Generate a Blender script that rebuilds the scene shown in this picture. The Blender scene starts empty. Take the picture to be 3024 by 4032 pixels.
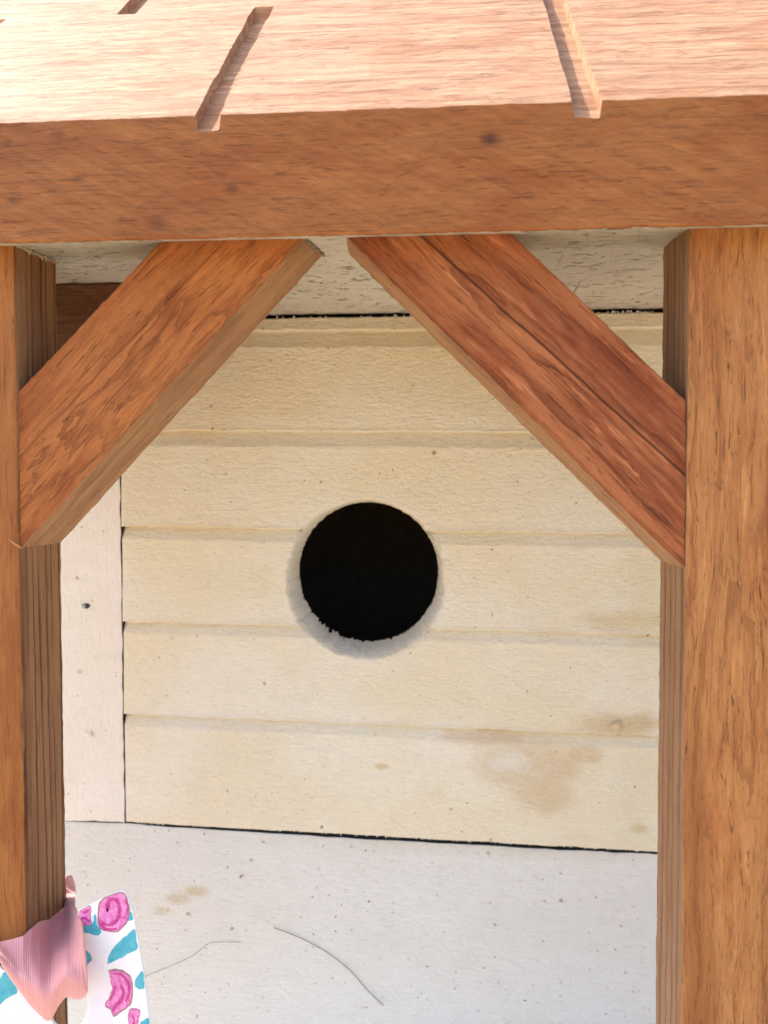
import bpy, math, random
import numpy as np
from mathutils import Vector, Matrix

# ------------------------------------------------------------------ camera, light, exposure
sc = bpy.context.scene
MM = 0.001
cam_data = bpy.data.cameras.new("camera")
cam = bpy.data.objects.new("camera", cam_data)
sc.collection.objects.link(cam)
sc.camera = cam
cam_data.sensor_width = 36.0
cam_data.lens = 3000.0 / 4032.0 * 36.0
cam_data.clip_start = 0.005
cam_data.clip_end = 400.0
cam.location = (0, 0, 0)
cam.rotation_euler = (math.radians(90 - 2.2), 0.0, math.radians(4.35))
cam_data.dof.use_dof = True
cam_data.dof.focus_distance = 0.190
cam_data.dof.aperture_fstop = 17.0

world = bpy.data.worlds.new("World")
sc.world = world
world.use_nodes = True
SUN = Vector((-0.64, 0.17, 0.76)).normalized()          # direction towards the sun
wn = world.node_tree
bgn = wn.nodes.get("Background") or wn.nodes.new("ShaderNodeBackground")
sky = wn.nodes.new("ShaderNodeTexSky")
sky.sky_type = 'NISHITA'
sky.sun_disc = False
sky.sun_elevation = math.asin(SUN.z)
sky.sun_rotation = math.atan2(SUN.x, SUN.y)
sky.altitude = 100
sky.dust_density = 3.0
wn.links.new(sky.outputs[0], bgn.inputs[0])
bgn.inputs[1].default_value = 0.15

sd = bpy.data.lights.new("sun", 'SUN')
sd.energy = 2.7
sd.angle = math.radians(0.5)
sd.color = (1.0, 0.95, 0.88)
sun = bpy.data.objects.new("sun", sd)
sc.collection.objects.link(sun)
sun.rotation_euler = SUN.to_track_quat('Z', 'Y').to_euler()

sc.view_settings.view_transform = 'Standard'
sc.view_settings.look = 'None'
sc.view_settings.gamma = 1
sc.view_settings.use_curve_mapping = False
sc.view_settings.exposure = 1.66

# ------------------------------------------------------------------ numeric noise
def _hash(i, j, k, seed):
    n = (i * 374761393 + j * 668265263 + k * 2147483647 + seed * 1274126177) & 0xffffffff
    n = ((n ^ (n >> 13)) * 1274126177) & 0xffffffff
    n = ((n ^ (n >> 16)) * 2246822519) & 0xffffffff
    return ((n ^ (n >> 15)) & 0xffffff) / float(0xffffff)

def noise(x, y, z=0.0, seed=0):
    """smooth value noise in -1..1, vectorised"""
    x, y, z = np.broadcast_arrays(np.asarray(x, float), np.asarray(y, float), np.asarray(z, float))
    xi, yi, zi = np.floor(x).astype(np.int64), np.floor(y).astype(np.int64), np.floor(z).astype(np.int64)
    fx, fy, fz = x - xi, y - yi, z - zi
    fx, fy, fz = [t * t * (3 - 2 * t) for t in (fx, fy, fz)]
    r = 0
    for a in (0, 1):
        for b in (0, 1):
            for c in (0, 1):
                w = (fx if a else 1 - fx) * (fy if b else 1 - fy) * (fz if c else 1 - fz)
                r = r + w * _hash(xi + a, yi + b, zi + c, seed)
    return r * 2 - 1

def fbm(x, y, z=0.0, seed=0, oct=3):
    r, a = 0, 1.0
    for o in range(oct):
        r = r + a * noise(np.asarray(x) * 2 ** o, np.asarray(y) * 2 ** o, np.asarray(z) * 2 ** o, seed + o * 7)
        a *= 0.5
    return r / 1.75

# ------------------------------------------------------------------ object helpers
def tag(o, label=None, cat=None, group=None, kind=None):
    for k, v in (('label', label), ('category', cat), ('group', group), ('kind', kind)):
        if v:
            o[k] = v
    return o

def empty(name, loc_mm):
    o = bpy.data.objects.new(name, None)
    sc.collection.objects.link(o)
    o.location = [c * MM for c in loc_mm]
    o.empty_display_size = 0.02
    return o

def build(name, verts, faces, mats, parent=None, matrix=None, smooth=True, mat_index=None, weighted=False):
    me = bpy.data.meshes.new(name)
    v = (np.asarray(verts, float) * MM)
    me.from_pydata(v.tolist(), [], faces if isinstance(faces, list) else faces.tolist())
    for m in (mats if isinstance(mats, (list, tuple)) else [mats]):
        me.materials.append(m)
    if mat_index is not None:
        me.polygons.foreach_set('material_index', list(mat_index))
    if smooth:
        me.polygons.foreach_set('use_smooth', [True] * len(me.polygons))
    me.update()
    o = bpy.data.objects.new(name, me)
    sc.collection.objects.link(o)
    mw = matrix.copy() if matrix is not None else Matrix.Identity(4)
    mw.translation = mw.translation * MM
    if parent is not None:
        o.parent = parent
        par = Matrix.Translation(parent.location) if parent.type == 'EMPTY' else parent_world[parent.name]
        o.matrix_parent_inverse = par.inverted()
    o.matrix_basis = mw
    parent_world[o.name] = mw
    if weighted:
        o.modifiers.new('normals', 'WEIGHTED_NORMAL').weight = 80
    return o
parent_world = {}

def axis_vals(a, b, step, r):
    vals = [a, a + r * 0.25, a + r * 0.6, a + r]
    n = max(1, int(round((b - a - 2 * r) / step)))
    vals += [a + r + (b - a - 2 * r) * i / n for i in range(1, n)]
    vals += [b - r, b - r * 0.6, b - r * 0.25, b]
    return np.array(vals)

FACE_SIDE = []
def bar(lo, hi, step=(1.5, 1.0, 1.0), r=0.6, amp=0.12, seed=1, fib=0.05, remap=None):
    """rounded, slightly uneven wooden bar; local x is the grain"""
    A = [axis_vals(lo[i], hi[i], step[i], r) for i in range(3)]
    N = [len(a) for a in A]
    idx, P = {}, []
    FACE_SIDE.clear()
    def vid(i, j, k):
        key = (i, j, k)
        if key not in idx:
            idx[key] = len(P)
            P.append((A[0][i], A[1][j], A[2][k]))
        return idx[key]
    F = []
    for ax in range(3):
        u, w = [(1, 2), (2, 0), (0, 1)][ax]
        for side in (0, N[ax] - 1):
            for a in range(N[u] - 1):
                for b in range(N[w] - 1):
                    q = []
                    for da, db in ((0, 0), (1, 0), (1, 1), (0, 1)):
                        c = [0, 0, 0]
                        c[ax] = side; c[u] = a + da; c[w] = b + db
                        q.append(vid(*c))
                    if side == 0:
                        q.reverse()
                    F.append(q); FACE_SIDE.append((ax, 0 if side == 0 else 1))
    P = np.array(P)
    lo_, hi_ = np.array(lo, float), np.array(hi, float)
    Q = np.clip(P, lo_ + r, hi_ - r)
    D = P - Q
    n = np.linalg.norm(D, axis=1)[:, None]
    n[n == 0] = 1
    D = D / n
    edge = (np.abs(D) > 0.2).sum(axis=1) > 1
    d = amp * fbm(P[:, 0] * 0.07, P[:, 1] * 0.2, P[:, 2] * 0.2, seed)
    d = d + fib * noise(P[:, 0] * 0.35, P[:, 1] * 1.3, P[:, 2] * 1.3, seed + 3)
    d = d + np.where(edge, 2.2 * fib * noise(P[:, 0] * 0.6, P[:, 1] * .3, P[:, 2] * .3, seed + 9), 0)
    P = Q + D * (r + d[:, None])
    if remap is not None:
        P = remap(P)
    return P, F

# ------------------------------------------------------------------ materials
class NT:
    def __init__(s, name):
        s.m = bpy.data.materials.new(name)
        s.m.use_nodes = True
        s.t = s.m.node_tree
        s.bsdf = s.t.nodes["Principled BSDF"]
        s.tc = s.t.nodes.new("ShaderNodeTexCoord")
        s.P = s.vmath('MULTIPLY', s.tc.outputs['Object'], (1000, 1000, 1000))
    def link(s, a, b): s.t.links.new(a, b)
    def put(s, sock, v):
        if isinstance(v, bpy.types.NodeSocket): s.link(v, sock)
        elif v is not None: sock.default_value = v
    def vmath(s, op, a, b=None, c=None):
        n = s.t.nodes.new("ShaderNodeVectorMath"); n.operation = op
        s.put(n.inputs[0], a); s.put(n.inputs[1], b)
        if c is not None: s.put(n.inputs[2], c)
        return n.outputs['Value'] if op in ('LENGTH', 'DOT_PRODUCT', 'DISTANCE') else n.outputs[0]
    def math(s, op, a, b=None, clamp=False):
        n = s.t.nodes.new("ShaderNodeMath"); n.operation = op; n.use_clamp = clamp
        s.put(n.inputs[0], a)
        if b is not None: s.put(n.inputs[1], b)
        return n.outputs[0]
    def rng(s, v, a, b, c=0.0, d=1.0, smooth=False):
        n = s.t.nodes.new("ShaderNodeMapRange")
        if smooth: n.interpolation_type = 'SMOOTHSTEP'
        s.put(n.inputs[0], v)
        for i, x in enumerate((a, b, c, d)): n.inputs[i + 1].default_value = x
        return n.outputs[0]
    def noise(s, scale, detail=4, rough=0.55, off=(0, 0, 0), vec=None, dist=0.0, color=False):
        v = s.vmath('MULTIPLY_ADD', vec if vec is not None else s.P, scale, off)
        n = s.t.nodes.new("ShaderNodeTexNoise")
        s.link(v, n.inputs['Vector'])
        n.inputs['Scale'].default_value = 1; n.inputs['Detail'].default_value = detail
        n.inputs['Roughness'].default_value = rough; n.inputs['Distortion'].default_value = dist
        return n.outputs['Color'] if color else n.outputs[0]
    def voro(s, scale, off=(0, 0, 0), vec=None):
        v = s.vmath('MULTIPLY_ADD', vec if vec is not None else s.P, scale, off)
        n = s.t.nodes.new("ShaderNodeTexVoronoi")
        s.link(v, n.inputs['Vector']); n.inputs['Scale'].default_value = 1
        return n.outputs['Distance'], n.outputs['Color']
    def mix(s, f, a, b, mode='MIX'):
        n = s.t.nodes.new("ShaderNodeMix"); n.data_type = 'RGBA'; n.blend_type = mode
        s.put(n.inputs[0], f)
        for sock, v in ((n.inputs[6], a), (n.inputs[7], b)):
            s.put(sock, v if isinstance(v, bpy.types.NodeSocket) else (*v, 1.0))
        return n.outputs[2]
    def sep(s, v):
        n = s.t.nodes.new("ShaderNodeSeparateXYZ"); s.link(v, n.inputs[0]); return n.outputs
    def comb(s, x, y, z):
        n = s.t.nodes.new("ShaderNodeCombineXYZ")
        for i, v in enumerate((x, y, z)): s.put(n.inputs[i], v)
        return n.outputs[0]
    def bump(s, h, dist, strength=1.0):
        n = s.t.nodes.new("ShaderNodeBump")
        n.inputs['Strength'].default_value = strength
        n.inputs['Distance'].default_value = dist * MM
        s.put(n.inputs['Height'], h); s.link(n.outputs[0], s.bsdf.inputs['Normal'])
    def finish(s, col, rough=0.6, spec=0.3):
        s.put(s.bsdf.inputs['Base Color'], col if isinstance(col, bpy.types.NodeSocket) else (*col, 1))
        s.put(s.bsdf.inputs['Roughness'], rough)
        s.bsdf.inputs['Specular IOR Level'].default_value = spec
        return s.m
    def blob(s, c, rad, soft=0.5, wob=None, amount=0.5):
        """0..1 inside an ellipsoid at c with radii rad, edge roughened by noise"""
        d = s.vmath('LENGTH', s.vmath('DIVIDE', s.vmath('SUBTRACT', s.P, tuple(c)), tuple(rad)))
        if wob is not None:
            d = s.math('ADD', d, s.math('MULTIPLY', s.math('SUBTRACT', wob, 0.5), amount * 2))
        return s.rng(d, 1.0 + soft * .5, 1.0 - soft, 0, 1, True)

def wood(name, seed, light=(.42, .19, .075), mid=(.33, .13, .045), dark=(.13, .038, .014), pith=(0, 5, 30),
         ring=0.55, ring_amt=0.5, red=(.27, .075, .025), knots=(), pale=0.25, bump=0.25, saw=False, pores=.75, warp=1.0, squig=.5, streak=.6, seam=None, redspots=()):
    s = NT(name)
    o = (seed * 13.7, seed * 5.1, seed * 9.3)
    wc = s.noise((.018, .06, .06), 3, .5, o, color=True)
    w1 = s.vmath('MULTIPLY', s.vmath('SUBTRACT', wc, (.5, .5, .5)), (0, 7 * warp, 7 * warp))
    wc2 = s.noise((.09, .3, .3), 3, .6, o, color=True)
    w2 = s.vmath('MULTIPLY', s.vmath('SUBTRACT', wc2, (.5, .5, .5)), (0, 1.3 * warp, 1.3 * warp))
    Q = s.vmath('ADD', s.vmath('ADD', s.P, w1), w2)
    kn = None
    kw = s.noise((.5, .5, .5), 3, .6, o)
    for k in knots:
        g = s.math('MULTIPLY', s.blob(k[:3], (k[3] * 1.5, k[3], k[3]), 1.0, kw, .25), k[4] if len(k) > 4 else .7)
        kn = g if kn is None else s.math('MAXIMUM', kn, g)
    x, y, z = s.sep(Q)[:3]
    dy = s.math('SUBTRACT', y, pith[1]); dz = s.math('SUBTRACT', z, pith[2])
    rr = s.math('SQRT', s.math('ADD', s.math('MULTIPLY', dy, dy), s.math('MULTIPLY', dz, dz)))
    if kn is not None:
        rr = s.math('ADD', rr, s.math('MULTIPLY', kn, 5))
    rr = s.math('MULTIPLY', rr, ring)
    cmb = s.comb(rr, 0.0, s.math('MULTIPLY', x, .004))
    jit = s.noise((.6, 1, 1), 2, .5, o, vec=cmb)
    ph = s.math('FRACT', s.math('ADD', rr, s.math('MULTIPLY', jit, 2.2)))
    late = s.math('MULTIPLY', s.rng(ph, .62, .93, 0, 1, True), s.rng(ph, .95, .99, 1, 0, True))
    late = s.math('MULTIPLY', late, s.rng(s.noise((.03, .25, .25), 2, .5, o), .3, .55, .3, 1))
    fib = s.noise((.07, 2.0, 2.0), 6, .8, o, vec=Q)
    stk = s.noise((.022, .55, .55), 5, .65, (o[2], o[0], o[1]), vec=Q)
    fib2 = s.noise((.5, 4.0, 4.0), 3, .6, o, vec=Q)
    mot = s.noise((.035, .10, .10), 5, .62, o)
    mot2 = s.noise((.06, .5, .5), 6, .68, (o[1], o[2], o[0]), dist=.5)
    por = s.rng(s.noise((.11, 2.6, 2.6), 4, .6, (o[2], o[0], o[1]), vec=Q, dist=.8), .60, .68, 0, 1, True)
    # thin wandering dark lines where the grain surfaces
    sq = s.noise((.03, .26, .26), 4, .6, (o[0] + 9, o[1], o[2]), vec=Q, dist=.6)
    sql = s.rng(s.math('ABSOLUTE', s.math('SUBTRACT', s.math('FRACT', s.math('MULTIPLY', sq, 5.0)), .5)), .0, .085, 1, 0, True)
    sql = s.math('MULTIPLY', sql, s.rng(mot2, .42, .6, 0, 1, True))
    col = s.mix(s.rng(fib, .32, .68), light, mid)
    col = s.mix(s.rng(mot, .45, .66, 0, .75, True), col, red)
    col = s.mix(s.math('MULTIPLY', s.rng(stk, .48, .68, 0, 1, True), streak), col, tuple((a + b) / 2 for a, b in zip(red, dark)))
    col = s.mix(s.rng(mot2, .54, .74, 0, .45, True), col, dark)
    palec = tuple(min(1, c * 1.45 + .03) for c in light)
    col = s.mix(s.math('MULTIPLY', s.math('MULTIPLY', s.rng(mot2, .28, .46, 1, 0, True), s.rng(fib, .35, .6, 0, 1)), pale), col, palec)
    col = s.mix(s.math('MULTIPLY', late, ring_amt), col, dark)
    col = s.mix(s.math('MULTIPLY', sql, squig), col, dark)
    col = s.mix(s.math('MULTIPLY', por, pores), col, tuple(c * .6 for c in dark))
    for (c, rad, amt) in redspots:
        g = s.blob(c, rad, 1.0, s.noise((.04, .5, .5), 4, .6, o), .6)
        col = s.mix(s.math('MULTIPLY', g, amt), col, tuple(a * .62 + b * .2 for a, b in zip(red, dark)))
    if seam is not None:      # one long dark growth line, the wood redder beyond it
        y0, slope, side, amt = seam
        px_, py_, pz_ = s.sep(s.vmath('ADD', s.P, w2))[:3]
        e = s.math('SUBTRACT', s.math('SUBTRACT', py_, s.math('MULTIPLY', px_, slope)), y0)
        ln = s.rng(s.math('ABSOLUTE', e), .08, .42, 1, 0, True)
        beyond = s.math('MULTIPLY', s.rng(s.math('MULTIPLY', e, side), 0, .3, 0, 1), s.rng(s.math('MULTIPLY', e, side), 4, 12, 1, .45, True))
        col = s.mix(s.math('MULTIPLY', beyond, amt * .36), col, tuple(a * .55 + b * .3 for a, b in zip(red, dark)))
        col = s.mix(s.math('MULTIPLY', ln, amt), col, tuple(c * .45 for c in dark))
    if kn is not None:
        col = s.mix(kn, col, (.075, .02, .010))
    h = s.math('ADD', s.math('MULTIPLY', fib, .9), s.math('MULTIPLY', fib2, .3))
    h = s.math('SUBTRACT', h, s.math('MULTIPLY', por, .45))
    h = s.math('SUBTRACT', h, s.math('MULTIPLY', late, .6 * ring_amt))
    h = s.math('SUBTRACT', h, s.math('MULTIPLY', sql, .5 * squig))
    h = s.math('ADD', h, s.math('MULTIPLY', mot2, .6))
    if saw:    # oblique saw marks across the face
        dd = s.vmath('DOT_PRODUCT', s.P, (.45, 0, .9))
        sw = s.noise((1, 1, 1), 4, .6, o, vec=s.comb(s.math('MULTIPLY', dd, .8), s.math('MULTIPLY', x, .03), 0.0))
        h = s.math('ADD', h, s.math('MULTIPLY', sw, .7))
        col = s.mix(s.rng(sw, .3, .75, 0, .45), col, dark)
    s.bump(h, bump * 2.6)
    return s.finish(col, s.rng(fib, .2, .8, .5, .75), .3)

def paint(name, seed, base, tint, tint_amt=.5, specks=.3, spots=(), cracks=0.0, bump=.22, grain_axis=0, vertical=False, dirt=(.16, .09, .04), stipple=1.0):
    s = NT(name)
    o = (seed * 3.7, seed * 8.1, seed * 2.3)
    st = (.35, 1.0, 1.6) if not vertical else (1.6, 1.0, .35)
    st2 = (.12, .8, 1.1) if not vertical else (1.1, .8, .12)
    big = s.noise((.022, .03, .03), 4, .55, o)
    med = s.noise((.11, .15, .2), 4, .6, o)
    fine = s.noise(st, 5, .65, o)
    long_ = s.noise(st2, 5, .7, (o[2], o[1], o[0]))
    stp = s.noise((1.2, 1.2, 1.2), 4, .6, o)
    col = s.mix(s.rng(big, .35, .65, 0, tint_amt, True), base, tint)
    col = s.mix(s.rng(med, .5, .75, 0, .35), col, tuple(a * .9 for a in tint))
    col = s.mix(s.rng(fine, .5, .8, 0, .22), col, tuple(a * .72 for a in tint))
    wobble = s.noise((.16, .16, .16), 5, .6, (o[1], o[0], o[2]))
    for (c, rad, colr, amt, soft) in spots:
        if isinstance(c, list):
            g = None
            for cc, rr_ in c:
                q = s.blob(cc, rr_, soft, wobble, .45)
                g = q if g is None else s.math('MAXIMUM', g, q)
            g = s.math('MULTIPLY', g, s.rng(s.noise((.12, .12, .12), 4, .6, o), .3, .7, .55, 1))
        else:
            g = s.blob(c, rad, soft, wobble, .55)
        col = s.mix(s.math('MULTIPLY', g, amt), col, colr)
    hole_h = None
    if specks > 0:
        wv = s.vmath('MULTIPLY', s.vmath('SUBTRACT', s.noise((.9, .9, .9), 2, .5, o, color=True), (.5, .5, .5)), (1.6, 1.6, 1.6))
        V = s.vmath('ADD', s.P, wv)
        tot = None
        for (sx, sz, thr, rad, oo) in ((.17, .21, .50, .11, 0), (.36, .43, .60, .13, 31), (.09, .11, .45, .07, 77), (.55, .7, .60, .17, 113)):
            d, c = s.voro((sx, 0, sz), (o[0] + oo, 0, o[2] + oo), V)
            cr = s.sep(c)
            keep = s.rng(cr[0], thr + (1 - specks) * .36, thr + (1 - specks) * .36 + .02)
            rr = s.math('MULTIPLY', s.rng(cr[1], 0, 1, .25, 1), rad)
            m = s.math('MULTIPLY', s.math('LESS_THAN', d, rr), keep)
            m = s.math('MULTIPLY', m, s.rng(cr[2], 0, 1, .4, 1))
            tot = m if tot is None else s.math('MAXIMUM', tot, m)
        tone = s.mix(s.rng(s.noise((.25, .25, .25), 2), .4, .6), dirt, (.42, .22, .07))
        col = s.mix(s.math('MULTIPLY', tot, .85), col, tone)
        hole_h = tot
    peel = s.noise((.5, .8, .8), 5, .7, (o[1], o[2], o[0]))
    h = s.math('ADD', s.math('MULTIPLY', fine, .45), s.math('ADD', s.math('MULTIPLY', long_, .35), s.math('ADD', s.math('MULTIPLY', stp, .35 * stipple), s.math('MULTIPLY', peel, .8 * stipple))))
    if cracks > 0:
        sc_ = (.26, .5, 2.2) if not vertical else (2.2, .5, .26)
        cn = s.noise(sc_, 5, .7, (o[0] + 40, o[1], o[2]), dist=.7)
        patch = s.rng(s.noise((.05, .05, .07), 3, .5, (o[2], 3, o[0])), .38, .62, .25, 1)
        cm = s.math('MULTIPLY', s.rng(cn, .575, .62, 0, 1), patch)
        col = s.mix(s.math('MULTIPLY', cm, cracks), col, (.10, .085, .065))
        h = s.math('SUBTRACT', h, s.math('MULTIPLY', cm, .8))
    if hole_h is not None:
        h = s.math('ADD', h, s.math('MULTIPLY', hole_h, .2))
    s.bump(h, bump * 1.6)
    return s.finish(col, .6, .3)

def plain(name, col, rough=.7, var=.15, scale=(.2, .2, .2)):
    s = NT(name)
    n = s.noise(scale, 5, .6)
    return s.finish(s.mix(s.rng(n, .3, .7), tuple(c * (1 - var) for c in col), tuple(c * (1 + var) for c in col)), rough, .3)

M = {}
KN = ((9.4, 155, 68.1, 1.5, .9), (-58.6, 155, 53.3, 1.5, .5), (-43, 155, 59.9, 1.1, .6), (-44.9, 155, 62.7, .8, .4), (-75.2, 155, 63, 1.1, .5), (-89.5, 155, 58.6, 1.1, .45), (-79.5, 155, 72.1, 1.2, .35), (-90.5, 155, 70.6, .9, .5), (-68, 192, 112, 2.0, .5), (-94, 156, 75, 2.0, .8))
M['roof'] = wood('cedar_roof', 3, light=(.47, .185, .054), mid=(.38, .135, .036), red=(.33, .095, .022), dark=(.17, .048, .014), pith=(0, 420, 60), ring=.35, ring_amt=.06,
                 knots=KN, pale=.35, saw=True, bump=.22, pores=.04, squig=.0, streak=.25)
M['roof_top'] = wood('sunlit_rough_cedar_slope', 4, light=(.66, .39, .22), mid=(.54, .27, .13), red=(.48, .20, .08), dark=(.24, .085, .03), pith=(0, 420, 60), ring=.30, ring_amt=.35,
                 knots=KN[8:], pale=.8, bump=.30, pores=.5, squig=.5, streak=.6)  # rough sawn face, its colour also lightened for the sun on it
M['post_l'] = wood('cedar_post_dark', 5, light=(.50, .195, .052), mid=(.41, .145, .036), red=(.33, .095, .024), dark=(.18, .05, .015), pith=(0, -106, 400), ring=.36, ring_amt=.4, pale=.3, bump=.3, pores=.2, warp=.3, squig=.15, streak=.4)
M['post_side'] = wood('cedar_grooved_edge_grain', 6, light=(.44, .225, .10), mid=(.36, .17, .075), red=(.31, .125, .05), dark=(.12, .032, .013), pith=(0, -106, 400), ring=.30, ring_amt=1.0, pale=.2, bump=.42, pores=.3, warp=.12, squig=.0, streak=.3)
M['post_side_r'] = wood('cedar_plain_edge_grain', 7, light=(.42, .235, .12), mid=(.35, .185, .09), red=(.33, .16, .075), dark=(.18, .07, .028), pith=(0, 40, 400), ring=.26, ring_amt=.75, pale=.2, bump=.3, pores=.25, warp=.15, squig=.0, streak=.4)
M['post_r'] = wood('cedar_post_light', 8, light=(.64, .295, .105), mid=(.51, .205, .064), red=(.48, .17, .048), dark=(.25, .075, .022), pith=(0, 62, 178), ring=.36, ring_amt=.5, pale=.7, bump=.36, pores=.8, squig=.4, streak=.5, warp=.9,
                   redspots=(((-88, 53.6, 163), (42, 2.4, 6), .8), ((-112, 56.5, 163), (26, 2.6, 6), .8), ((-100, 70, 163), (30, 3, 6), .4)))
M['brace_l'] = wood('cedar_brace', 11, light=(.60, .215, .058), mid=(.50, .16, .040), red=(.40, .105, .024), dark=(.20, .048, .013), pith=(0, 6, -40), ring=.42, ring_amt=.55, pale=.4, bump=.42, pores=.6, squig=.3, streak=.5, seam=(14.5, -.03, 1, .45))
M['brace_r'] = wood('cedar_brace_red', 17, light=(.58, .215, .085), mid=(.46, .135, .045), red=(.32, .065, .016), dark=(.17, .034, .010), pith=(0, -13, 9), ring=.30, ring_amt=.7, pale=1.0, bump=.44, pores=.55, squig=.25, streak=.7,
                    redspots=(((52.4, -18.7, 0), (3.5, .8, 4), .9), ((51, -17.2, 0), (3.0, .5, 4), .8), ((67, -18.4, 0), (3.5, .6, 4), .8), ((41, -20.5, 0), (4.0, .8, 4), .7), ((36, -19, 0), (5, 1.5, 4), .5)), warp=.6, seam=(-14.2, .0337, -1, .9))
M['brace_side'] = wood('bounce_lit_cedar_edge', 19, light=(.56, .32, .165), mid=(.47, .245, .115), red=(.42, .20, .09), dark=(.20, .075, .03), pith=(0, 60, 9), ring=.5, ring_amt=.4, pale=.4, bump=.45, pores=.9, squig=.2, streak=.3)  # edge grain, paled and greyed in colour for light from below
M['block'] = wood('cedar_block', 23, light=(.24, .11, .045), mid=(.19, .08, .032), red=(.15, .05, .02), ring_amt=.3, bump=.2)
OCH = (.55, .36, .12); TAN = (.58, .36, .17)
M['siding'] = paint('cream_paint', 2, (.88, .815, .68), (.85, .74, .53), .8, .12, bump=.8,
    spots=[([((15, 235, -79.0), (16, 9, 3.0)), ((27, 235, -87.5), (17, 9, 9)), ((32, 235, -95), (10, 9, 8)), ((44, 235, -83.5), (7, 9, 3.2))], None, TAN, .50, .45),
           ((21, 235, -86.3), (6.5, 9, 4.0), (.84, .79, .68), .85, .8),
           ((56, 235, -42), (16, 9, 3.2), OCH, .38, .8), ((52, 235, -74), (12, 9, 4), OCH, .50, .8), ((61, 235, -73), (5, 9, 3.5), OCH, .45, .8),
           ((62, 235, -30), (9, 9, 34), (.70, .60, .32), .35, .9), ((60, 235, -95), (8, 9, 24), (.70, .62, .36), .30, .9), ((61, 235, -106), (3, 9, 2), OCH, .45, .8),
           ((-18.8, 235, -89), (2.2, 5, 1.0), OCH, .5, .6), ((-23.7, 238, -29.5), (28, 20, 28), (.84, .80, .73), .6, .6)])
M['trim'] = paint('white_trim_paint', 6, (.79, .735, .66), (.75, .675, .57), .5, .3, vertical=True, bump=.5, stipple=.5)
M['base'] = paint('white_base_paint', 9, (.77, .755, .72), (.72, .69, .63), .5, .8,
    spots=[((-85, 235, -134.3), (5, 9, 2.2), (.50, .38, .16), .45, .6), ((-78.5, 235, -131.5), (4, 9, 2), (.50, .38, .16), .5, .6), ((-90, 235, -138.5), (3, 9, 2), (.55, .45, .22), .4, .7),
           ((20, 235, -113), (75, 9, 4), (.52, .42, .25), .30, .9)], bump=.7)
M['ceiling'] = paint('weathered_ceiling_paint', 14, (.56, .53, .475), (.46, .40, .34), .8, .3, cracks=.8, bump=.5)
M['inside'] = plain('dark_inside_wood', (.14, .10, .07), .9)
M['gap'] = plain('dark_gap_shade', (.055, .05, .048), .9)  # near-black colour that paints in the shade of the seams
M['white_paint'] = paint('white_floor_paint', 21, (.74, .73, .70), (.68, .66, .6), .4, .3)
M['fibre'] = plain('wood_fibre', (.52, .25, .10), .6)
M['chip'] = plain('paint_chip', (.66, .65, .61), .7)
M['steel'] = plain('nail_steel', (.35, .35, .34), .45); 
M['ground'] = plain('bounce_ground', (.44, .335, .195), .95, .2, (.02, .02, .02))  # colour tuned for the warm light it bounces upward
M['filler'] = plain('dried_filler', (.50, .40, .28), .8)
M['bead'] = plain('dark_bead', (.16, .13, .10), .7, .6, (.8, .8, .8))
M['hair'] = plain('dark_hair', (.07, .045, .035), .5)

# ------------------------------------------------------------------ setting: unseen ground below, added to bounce light up
g = build('ground', [(-150000, -150000, -1500), (150000, -150000, -1500), (150000, 150000, -1500), (-150000, 150000, -1500)], [[0, 1, 2, 3]], M['ground'], smooth=False)
tag(g, 'unseen ground far below the birdhouse, added to bounce warm light', None, kind='structure')

# ------------------------------------------------------------------ birdhouse
house = empty('birdhouse', (-22, 280, -205))
tag(house, 'cream painted birdhouse with round entrance hole, cedar porch posts, braces and grooved roof', 'birdhouse')

# --- roof: solid gable with sawn grooves in its front slope
SL = 1.035
kerfs = [(-50.4, -45.2, -5, 50), (25.4, 30.9, -5, 60), (-124.8, -119.5, -5, 50), (101.4, 106.6, -5, 52), (-88, -82.8, 49.5, 100), (64, 69, 62, 110)]
xs = list(np.arange(-165, 120.01, 1.0))
for a, b, _, _ in kerfs:
    xs = [x for x in xs if not (a - .3 < x < a + .3 or b - .3 < x < b + .3)]
    xs += [a - .12, a + .28, b - .28, b + .12]
xs = np.array(sorted(xs))
ts = sorted(set(list(np.arange(0, 6, .6)) + list(np.arange(6, 64, 1.0)) + [49.4, 49.75, 50.25] + list(np.arange(64, 176, 5.0)) + [175.0]))
ts = np.array(ts)
front_z = list(np.arange(50.6, 70.5, 1.1))
rows = []
nx = len(xs)
def kdrop(x, t):
    d = np.zeros_like(x)
    for i, (a, b, t0, t1) in enumerate(kerfs):
        inside = (x > a) & (x < b) & (t > t0) & (t < t1)
        dep = 3.1 + .3 * noise(x * .6, t * .12, 0, 40 + i)
        d = np.where(inside, dep, d)
    return d
rows.append(np.stack([xs, np.full(nx, 165.), np.full(nx, 57.)], 1))
rows.append(np.stack([xs, np.full(nx, 158.3), np.full(nx, 57.)], 1))
rows.append(np.stack([xs, 158.2 + .25 * fbm(xs * .3, 1), 51.1 + .2 * fbm(xs * .5, 2)], 1))
rows.append(np.stack([xs, 156.4 + .2 * fbm(xs * .4, 3), 50.45 + .22 * fbm(xs * .45, 4)], 1))
rows.append(np.stack([xs, 155.25 + .08 * fbm(xs * .6, 5), 50.25 + .16 * fbm(xs * .4, 6)], 1))
top0 = 75.1 - kdrop(xs, xs * 0) + .14 * fbm(xs * .4, 9)
for z in front_z:
    rows.append(np.stack([xs, 155 + .10 * fbm(xs * .12, z * .2, 0, 11) + .03 * noise(xs * .7, z * .9), np.full(nx, z)], 1))
for k in range(1, 6):
    z = 70.2 + (top0 - .35 - 70.2) * k / 5
    rows.append(np.stack([xs, 155 + .10 * fbm(xs * .12, z * .2, 0, 11), z], 1))
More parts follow.
